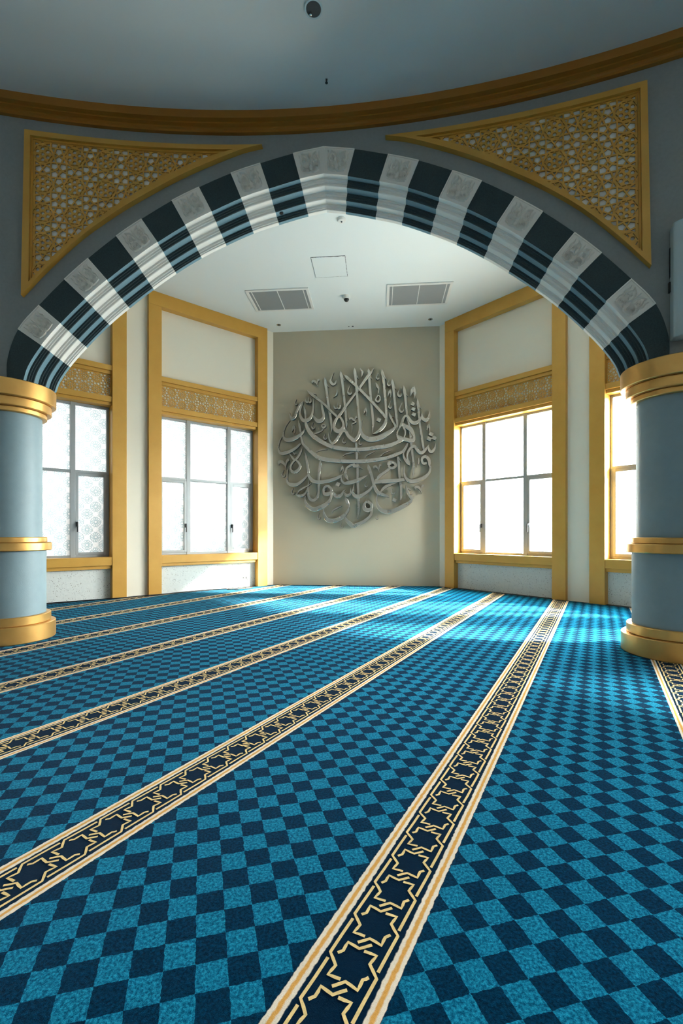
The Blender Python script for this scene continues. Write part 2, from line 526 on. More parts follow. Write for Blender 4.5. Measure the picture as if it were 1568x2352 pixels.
# moulded underside: (distance behind the face, distance inwards)
PROF = [(0, 0), (.036, 0), (.038, .016), (.046, .018), (.048, .032), (.056, .034), (.058, .050), (.064, .054),
        (.132, .056), (.134, .072), (.142, .074), (.144, .090), (.152, .092), (.154, .108), (.160, .112),
        (.222, .114), (.224, .130), (.232, .132), (.234, .146), (.242, .148), (.244, .156), (.248, .158), (.282, .159)]
TH = .282
def arch_block(name, i0, i1, mats, parent, sides=(1,)):
    """one voussoir between joints i0 and i1 of the smooth curves, on one side of the crown or across it"""
    idx = []
    if len(sides) == 2: idx = [(-1, k) for k in range(i1, 0, -1)] + [(1, k) for k in range(0, i1 + 1)]
    else: idx = [(sides[0], k) for k in range(i0, i1 + 1)]
    vs = []; K = len(PROF) + 2
    for sg, k in idx:
        e, i = EXF[k], INF[k]
        dx, dz = i[0] - e[0], i[1] - e[1]; L = hypot(dx, dz); dx /= L; dz /= L
        if k == 0: dx, dz = 0, -1
        vs.append(drum(sg * e[0], e[1], .012))
        for d, r in PROF:
            vs.append(drum(sg * (i[0] + dx * r), i[1] + dz * r, .012 if d == 0 else 0, d))
        vs.append(drum(sg * e[0], e[1], 0, TH))
    n = len(idx); fs = []
    for a in range(n - 1):
        for q in range(K):
            q2 = (q + 1) % K
            fs.append((a * K + q, a * K + q2, (a + 1) * K + q2, (a + 1) * K + q))
    fs.append(tuple(range(K))); fs.append(tuple((n - 1) * K + q for q in reversed(range(K))))
    if isinstance(mats, list):                         # the flat fillets of a dark block are a lighter blue
        fm = [1 if f < (n - 1) * K and f % K in STRIPS else 0 for f in range(len(fs))]
        return mesh(name, vs, fs, None, parent, mats=mats, fm=fm)
    return mesh(name, vs, fs, mats, parent)
STRIPS = (1, 8, 15, 22)
def bil(sg, i0, i1, s, t):
    """point on a voussoir's face: s across the block 0..1, t from the inner edge to the outer"""
    k = i0 + s * (i1 - i0); a = min(int(k), len(EXF) - 2); f = k - a
    e = [EXF[a][c] + (EXF[a + 1][c] - EXF[a][c]) * f for c in (0, 1)]
    i = [INF[a][c] + (INF[a + 1][c] - INF[a][c]) * f for c in (0, 1)]
    return sg * (i[0] + (e[0] - i[0]) * t), i[1] + (e[1] - i[1]) * t
def spiral(cx, cy, r, turns, a0, dirn, w, n=26):
    return [(cx + r * (1 - .86 * i / n) * cos(a0 + dirn * turns * 2 * pi * i / n), cy + r * (1 - .86 * i / n) * sin(a0 + dirn * turns * 2 * pi * i / n), w * (1 - .35 * i / n)) for i in range(n + 1)]
RIDGE = [(-1, -.003), (-.6, .012), (0, .019), (.6, .012), (1, -.003)]
def carving_lines():
    L = []
    for m in (-1, 1):
        def f(p): return [(.5 + m * (x - .5), y, w) for x, y, w in p]
        L.append(f(spiral(.69, .29, .165, 2.6, pi * .75, -1, .05)))
        L.append(f(catmull([(.57, .40, .05), (.53, .52, .055), (.54, .66, .05), (.62, .78, .03)], 5)))       # stem
        L.append(f(spiral(.72, .60, .075, 1.4, pi, -1, .045, 16)))
        L.append(f(catmull([(.60, .48, .02), (.64, .53, .05), (.66, .58, .04)], 5)))
        L.append(f(catmull([(.88, .20, .02), (.90, .38, .055), (.86, .50, .05), (.90, .64, .045), (.86, .78, .05), (.88, .90, .02)], 5)))
        L.append(f(catmull([(.80, .46, .02), (.82, .58, .045), (.80, .70, .05), (.74, .80, .045), (.76, .90, .02)], 5)))
        L.append(f(catmull([(.56, .70, .02), (.60, .82, .05), (.70, .88, .04), (.78, .92, .015)], 5)))
        L.append(f(catmull([(.52, .10, .03), (.62, .085, .05), (.74, .10, .045), (.86, .13, .02)], 5)))
        L.append(f(catmull([(.70, .72, .02), (.66, .68, .04), (.62, .66, .02)], 4)))
    L.append(catmull([(.5, .56, .02), (.5, .70, .07), (.5, .82, .06), (.5, .92, .02)], 5))
    L.append(catmull([(.42, .20, .02), (.5, .14, .05), (.58, .20, .02)], 5))
    return L
CARV = carving_lines()
def carve(parent, spans):
    """scrollwork in relief on a tile; spans = list of (sg, i0, i1)"""
    mb = MB()
    for sg, i0, i1 in spans:
        um, zm = bil(sg, i0, i1, .5, .5)
        ws = hypot(*(p - q for p, q in zip(bil(sg, i0, i1, 1, .5), bil(sg, i0, i1, 0, .5))))
        ht = hypot(*(p - q for p, q in zip(bil(sg, i0, i1, .5, 1), bil(sg, i0, i1, .5, 0))))
        to = lambda x, y, h: drum(*bil(sg, i0, i1, x, y), .012 + h)
        for l in CARV: ribbon(mb, [(.05 + .90 * x, .06 + .88 * y, w * .92) for x, y, w in l], RIDGE, to)
        e = .030
        for pts in ([(0, e / 2), (1, e / 2)], [(0, 1 - e / 2), (1, 1 - e / 2)], [(e / 2, 0), (e / 2, 1)], [(1 - e / 2, 0), (1 - e / 2, 1)]):
            P = [(pts[0][0] + (pts[1][0] - pts[0][0]) * k / 6, pts[0][1] + (pts[1][1] - pts[0][1]) * k / 6, e * 1.3) for k in range(7)]
            ribbon(mb, P, [(-1, -.004), (-1, .008), (1, .008), (1, -.004)], to)
    o = mb.build('carved_scrollwork', M['white_stone'], parent)
    smooth_angle(o, 50)
    return o
arch = empty('striped_arch', drum(0, 4.41))
tag(arch, 'wide pointed arch of alternating dark slate and white carved blocks', 'arch')
bpy.context.view_layer.update()
ARCH_INV = Matrix.Translation(-Vector(drum(0, 4.41)))
def into(o, inv=ARCH_INV):
    o.data.transform(inv); return o
key = into(arch_block('carved_block', 0, NS, M['white_stone'], arch, sides=(-1, 1)))
tag(key, 'double keystone tile carved with two scroll motifs')
into(carve(key, [(-1, 0, NS), (1, 0, NS)]))
for sg in (-1, 1):
    for j in range(1, 12):
        i0, i1 = j * NS, (j + 1) * NS
        if j == 11: i1 = len(EXF) - 1
        if j % 2 == 1: tag(into(arch_block('dark_block', i0, i1, [M['dark_stucco'], M['slate']], arch, (sg,))), 'dark slate block')
        else:
            bk_ = into(arch_block('carved_block', i0, i1, M['white_stone'], arch, (sg,)))
            tag(bk_, 'white carved block')
            into(carve(bk_, [(sg, i0, i1)]))

def arch_wall():
    """the drum wall over the arches; the neighbouring arches repeat beyond the columns"""
    A = [(-u, z) for u, z in EXF[::-1]] + EXF[1:]
    line = []
    W2 = 5.98
    left = [(u - W2, z) for u, z in A if u - W2 > -UE]; right = [(u + W2, z) for u, z in A if u + W2 < UE]
    line = left + A + right
    vs = []; fs = []
    for u, z in line:
        for d in (0, TH): vs += [drum(u, z, 0, d), drum(u, 5.0, 0, d)]
    for i in range(len(line) - 1):
        a, b = 4 * i, 4 * i + 4
        fs += [(a, b, b + 1, a + 1), (a + 2, a + 3, b + 3, b + 2), (a, a + 2, b + 2, b), (a + 1, b + 1, b + 3, a + 3)]
    n = 4 * (len(line) - 1)
    fs += [(0, 1, 3, 2), (n, n + 2, n + 3, n + 1)]
    o = mesh('wall_arch', vs, fs, M['stucco'])
    return tag(o, kind='structure')
arch_wall()
def cornice():
    prof = [(0, 4.815), (.035, 4.815), (.035, 4.832), (.05, 4.84), (.05, 4.852), (.085, 4.856), (.085, 4.868), (.13, 4.868), (.13, 4.945), (0, 4.945)]
    vs = []; fs = []; n = 90; k = len(prof)
    for i in range(n + 1):
        u = -UE + 2 * UE * i / n
        vs += [drum(u, z, h) for h, z in prof]
    for i in range(n):
        for q in range(k - 1): fs.append((i * k + q, i * k + q + 1, (i + 1) * k + q + 1, (i + 1) * k + q))
    fs += [tuple(range(k)), tuple(n * k + q for q in reversed(range(k)))]
    o = mesh('trim_1', vs, fs, M['bronze'])
    tag(o, 'curved stepped gold cornice under the hall ceiling', 'cornice', kind='structure')
cornice()

# ------------------------------------------------------------------ columns
def column(x, y, label):
    t = empty('column', (x, y, 0)); tag(t, label, 'column', 'round columns carrying the arch')
    def ring(r, z0, z1, b=.006): return [(.2, z0), (r - b, z0), (r, z0 + b), (r, z1 - b), (r - b, z1), (.2, z1)]
    def part(name, prof, mat, par=t):
        o = MB().lathe(prof, 96).build(name, mat, par); smooth_angle(o, 40); return o
    bs = part('base', ring(.385, 0, .157), M['goldring']); part('base_ring', ring(.345, .157, .237), M['goldring'], bs)
    part('shaft', [(0, .2), (.305, .2), (.305, .84), (.272, .84), (.272, 2.14), (0, 2.14)], M['shaft'])
    bd = part('band', ring(.350, .838, .914), M['goldring']); part('band_ring', ring(.313, .914, .966), M['goldring'], bd)
    cp = part('capital', ring(.388, 2.232, 2.383), M['goldring'])
    part('capital_ring', ring(.350, 2.150, 2.232), M['goldring'], cp); part('capital_ring', ring(.312, 2.104, 2.150), M['goldring'], cp)
    return t
column(-3.525, 4.055, 'blue grey column with gold rings carrying the left end of the arch')
column(2.455, 4.02, 'blue grey column with gold rings carrying the right end of the arch')

# ------------------------------------------------------------------ gold lattice panels beside the arch
def spandrel(sg, label):
    top = [(.585 + (2.738 - .585) * i / 14, 4.684 - .007 * i / 14) for i in range(15)]
    rightside = [(2.738 + .028 * i / 8, 4.677 - 1.509 * i / 8) for i in range(1, 9)]
    arc = catmull([(2.766, 3.168), (2.535, 3.457), (2.257, 3.755), (1.95, 4.01), (1.699, 4.182), (1.45, 4.335), (1.206, 4.463), (.95, 4.575), (.76, 4.645), (.585, 4.684)], 3)[1:-1]
    outer = top + rightside + arc
    ti = catmull([(.862, 4.640), (1.5, 4.637), (2.1, 4.633), (2.690, 4.630)], 5)
    ri = [(2.690 + .014 * i / 8, 4.630 - 1.335 * i / 8) for i in range(1, 9)]
    ai = catmull([(2.704, 3.295), (2.529, 3.511), (2.40, 3.655), (2.176, 3.873), (1.95, 4.065), (1.699, 4.249), (1.45, 4.40), (1.206, 4.523), (1.02, 4.595), (.862, 4.640)], 3)[1:-1]
    inner = ti + ri + ai
    t = empty('lattice_panel', drum(sg * 1.9, 4.2)); tag(t, label, 'lattice panel', 'pierced gold panels above the arch')
    inv = Matrix.Translation(-Vector(drum(sg * 1.9, 4.2)))
    # moulded frame: outer rail, then a lower inner lip
    def loops(out, inn, h0, h1, name, parent):
        pts = [Vector(p) for p in out] + [Vector(p) for p in inn]
        n, m = len(out), len(inn)
        e = [(i, (i + 1) % n) for i in range(n)] + [(n + i, n + (i + 1) % m) for i in range(m)]
        r = delaunay_2d_cdt(pts, e, [], 0, 1e-6)
        vs = [(v[0], v[1]) for v in r[0]]
        fs = []
        for f in r[2]:
            cx = sum(vs[k][0] for k in f) / 3; cy = sum(vs[k][1] for k in f) / 3
            if inside(out, cx, cy) and not inside(inn, cx, cy): fs.append(tuple(f))
        v3, F = plate(vs, fs, lambda x, y, h: drum(sg * x, y, h), h0, h1)
        return into(mesh(name, v3, F, M['gold'], parent), inv)
    def inset(poly, d):
        out = []; n = len(poly)
        for i in range(n):
            a, b = poly[i - 1], poly[(i + 1) % n]
            dx, dy = b[0] - a[0], b[1] - a[1]; L = hypot(dx, dy) or 1
            out.append((poly[i][0] + dy / L * d * 1.0, poly[i][1] - dx / L * d))
        return out
    fr = loops(outer, inner, -.01, .055, 'panel_frame', t)
    lipi = [p for p in inset(inner, .016)]
    loops(inner, [(1.02 + (p[0] - 1.02) * .985 if p[0] < 1.1 else p[0], p[1]) for p in lipi] if False else lipi, -.01, .030, 'frame_lip', fr)
    n = len(inner)
    keep = lambda x, y: inside(lipi, x, y)
    vs, fs = lattice(inner, 2.60, 4.50, .273, keep)
    v3, F = plate(vs, fs, lambda x, y, h: drum(sg * x, y, h), .010, .020)
    into(mesh('lattice', v3, F, M['gold'], t), inv)
    vb = [drum(sg * x, y, .0025) for x, y in inner]
    r = delaunay_2d_cdt([Vector(p) for p in inner], [(i, (i + 1) % n) for i in range(n)], [], 0, 1e-6)
    fs = [tuple(f) for f in r[2] if inside(inner, sum(r[0][k][0] for k in f) / 3, sum(r[0][k][1] for k in f) / 3)]
    vs = [(v[0], v[1]) for v in r[0]]
    v3, F = plate(vs, fs, lambda x, y, h: drum(sg * x, y, h), -.01, .003)
    into(mesh('backing_board', v3, F, M['white'], t), inv)
    return t
spandrel(-1, 'gold framed triangular lattice panel in the upper left above the arch')
spandrel(1, 'gold framed triangular lattice panel in the upper right above the arch')

# ------------------------------------------------------------------ window bays
def bay(sg, i, full, label, z0=.637):
    a0, a1 = BAYS[i]
    o = OL if sg < 0 else OR
    am = (a0 + a1) / 2
    rz = radians(45) if sg < 0 else radians(-45)
    base = side(sg, am, 0, 0)
    hw = (a1 - a0) / 2; pw = .205; iw = hw - pw
    if full: e = tag(empty('window_surround', base, rz), label, 'window surround', 'gold window surrounds')
    else: e = tag(empty('trim_%d' % i, base, rz), kind='structure')
    B = .004
    for s in (-1, 1):
        x = sorted((s * hw, s * iw))
        MB().box(x[0], x[1], 0, .26, 0, 4.70).build('post', M['gold'], e, bevel=B)
    MB().box(-hw, hw, 0, .13, 4.70, APSE_Z).build('head', M['gold'], e, bevel=B)
    MB().box(-iw, iw, .02, .14, 3.493, 3.573).box(-iw, iw, .05, .14, 3.44, 3.493).build('upper_rail', M['gold'], e, bevel=B)
    MB().box(-iw, iw, .02, .26, 3.010, 3.093).box(-iw, iw, .05, .26, 2.962, 3.010).build('lower_rail', M['gold'], e, bevel=B)
    MB().box(-iw, iw, .01, .26, .509, .637).box(-iw, iw, .045, .16, .458, .509).build('sill', M['gold'], e, bevel=B)
    db = MB().box(-iw, iw, .12, .14, 0, .458)
    for q in range(1, 3): db.box(-iw + 2 * iw * q / 3 - .0015, -iw + 2 * iw * q / 3 + .0015, .1195, .12, 0, .458)
    db.build('stone_skirting', M['terrazzo'], e)
    if full:
        out = [(-iw, 3.093), (iw, 3.093), (iw, 3.44), (-iw, 3.44)]
        m = .012
        vs, fs = lattice(out, 0, 3.093 + .0868 + .0, .1735, lambda x, y: -iw + m < x < iw - m and 3.093 + m < y < 3.44 - m)
        v3, F = plate(vs, fs, lambda x, y, h: (x, .09 - h, y), .003, .009)
        mesh('lattice', v3, F, M['gold'], e)
        MB().box(-iw, iw, .091, .101, 3.093, 3.44).build('backing_board', M['white'], e)
    # the window itself
    w = empty('window_%d' % (i + 1 + (0 if sg < 0 else 4)), side(sg, am, .2, 0), rz)
    tag(w, ('aluminium window of six patterned panes, ' + ('left' if sg < 0 else 'right') + ' wall, bay %s from the corner' % ('first', 'second', 'third', 'fourth')[i]), 'window', kind='structure')
    z1 = 2.962; zm = 1.93 if z0 < 1 else (z0 + z1) / 2
    # mullions stand at .94 and 1.70 along the wall from the corner
    mx = sorted(sg * (a - am) for a in (a0 + .70, a0 + 1.463))
    xs = [-iw, mx[0], mx[1], iw]
    fr = MB().box(-iw, -iw + .035, 0, .06, z0, z1).box(iw - .035, iw, 0, .06, z0, z1).box(-iw, iw, 0, .06, z0, z0 + .035).box(-iw, iw, 0, .06, z1 - .035, z1)
    for x in mx: fr.box(x - .033, x + .033, -.012, .06, z0, z1)
    fr.box(-iw, iw, -.004, .06, zm - .02, zm + .02)
    fr.build('frame', M['alu'], w, bevel=.003)
    for k in range(3):
        xa = xs[k] + (.035 if k == 0 else .033); xb = xs[k + 1] - (.035 if k == 2 else .033)
        MB().box(xa, xb, .028, .034, zm + .02, z1 - .035).build('pane', M['glass'], w)
        if k == 1:
            MB().box(xa, xb, .028, .034, z0 + .035, zm - .02).build('pane', M['glass'], w)
        else:
            q = .042
            sh = MB().box(xa, xa + q, -.010, .04, z0 + .035, zm - .02).box(xb - q, xb, -.010, .04, z0 + .035, zm - .02)
            sh.box(xa + q, xb - q, -.010, .04, z0 + .035, z0 + .035 + q).box(xa + q, xb - q, -.010, .04, zm - .02 - q, zm - .02)
            so = sh.build('sash', M['alu'], w, bevel=.003)
            MB().box(xa + q, xb - q, .018, .024, z0 + .035 + q, zm - .02 - q).build('sash_pane', M['glass'], so)
            hx = (xb - q / 2) if k == 0 else (xa + q / 2)
            if z0 < 1: MB().box(hx - .014, hx + .014, -.026, -.010, 1.10, 1.17).box(hx - .010, hx + .010, -.052, -.026, 1.135, 1.158).box(hx - .009, hx + .009, -.055, -.040, 1.02, 1.15).build('handle', M['black'], so, bevel=.003)
    # the opening is a way in for sky light
    pd = bpy.data.lights.new('sky_portal', 'AREA'); pd.shape = 'RECTANGLE'; pd.size = 2 * iw; pd.size_y = z1 - z0
    pd.cycles.is_portal = True
    po = bpy.data.objects.new('sky_portal', pd); COL.objects.link(po)
    po.location = side(sg, am, .34, (z0 + z1) / 2)
    n = Vector((1, -1, 0)) if sg < 0 else Vector((-1, -1, 0))
    po.rotation_euler = n.to_track_quat('-Z', 'Z').to_euler()
    return e
bay(-1, 0, True, 'gold window surround on the left wall nearest the calligraphy, cable under its sill')
bay(-1, 1, True, 'gold window surround on the left wall partly hidden behind the left column')
bay(1, 0, True, 'gold window surround on the right wall nearest the calligraphy')
bay(1, 1, True, 'gold window surround on the right wall partly hidden behind the right column')
bay(1, 2, False, 'third gold window surround along the right wall, hidden behind the right column')
bay(1, 3, False, 'fourth gold window surround along the right wall, out past the right column', 2.48)  # unseen; sill raised to cut sky light but keep the sun patch

# ------------------------------------------------------------------ carpet
def carpet():
    # outline a finger's breadth off the walls; the field pattern is woven in the material, the star borders are laid as yarn
    q = [side(-1, -.05, -.0, 0), side(1, -.05, -.0, 0), side(1, AEND - .2, -.0, 0), side(-1, AEND - .2, -.0, 0)]
    q[0] = (OL[0], 8.72, 0); q[1] = (OR[0], 8.72, 0)
    vs = [(x, y, 0) for x, y, z in q] + [(x, y, -.004) for x, y, z in q]
    fs = [(0, 1, 2, 3), (7, 6, 5, 4), (0, 4, 5, 1), (1, 5, 6, 2), (2, 6, 7, 3), (3, 7, 4, 0)]
    fm = [0] * 6
    mb = MB(); mb.v = vs; mb.f = fs
    half = [[(-.0590, .1125), (-.0619, .003), (-.0337, -.0203), (-.0384, -.0475), (-.0081, -.0433)],
            [(-.0458, .0095), (-.0367, .0212), (-.0374, .0465), (-.0051, .0433), (.0165, .0672)]]
    strokes = half + [[(-a, -b) for a, b in s] for s in half]
    def put(n, t, h): return (n * CN[0] + t * CT[0], n * CN[1] + t * CT[1], h)
    rows = range(-8, 4)
    for k in rows:
        n0 = ROW0 + k * ROWP
        ph = (k * 37 % 10) * .0124 if k else 0
        for j in range(-10, 80):
            t0 = .9294 + ph + j * .1245
            cx, cy, _ = put(n0, t0, 0)
            if cy - cx > 10.62 or cy + cx > 9.68 or cy > 8.62 or cy < .35: continue
            if abs(cx) > 7: continue
            for s in strokes:
                pts = [(n0 + a, t0 + b, .0080) for a, b in s]
                P = []
                for a, b in zip(pts, pts[1:]): P += [a, tuple((x + y) / 2 for x, y in zip(a, b))]
                P.append(pts[-1])
                b0 = len(mb.v); m = len(P)
                for i_, (x, y, w) in enumerate(P):
                    xa, ya, _ = P[max(i_ - 1, 0)]; xb, yb, _ = P[min(i_ + 1, m - 1)]
                    dx, dy = xb - xa, yb - ya; L = hypot(dx, dy)
                    jx, jy = random.uniform(-.0006, .0006), random.uniform(-.0006, .0006)
                    for sd in (-1, 1): mb.v.append(put(x - dy / L * sd * w / 2 + jx, y + dx / L * sd * w / 2 + jy, .0015))
                for i_ in range(m - 1): mb.f.append((b0 + 2 * i_, b0 + 2 * i_ + 1, b0 + 2 * i_ + 3, b0 + 2 * i_ + 2)); fm.append(1)
    me = bpy.data.meshes.new('carpet'); me.from_pydata(mb.v, [], mb.f)
    for p, k in zip(me.polygons, fm): p.material_index = k
    o = link('carpet', me, mats=[M['carpet'], M['yarn']])
    tag(o, 'blue checked wall to wall carpet with rows of star borders', 'carpet')
carpet()
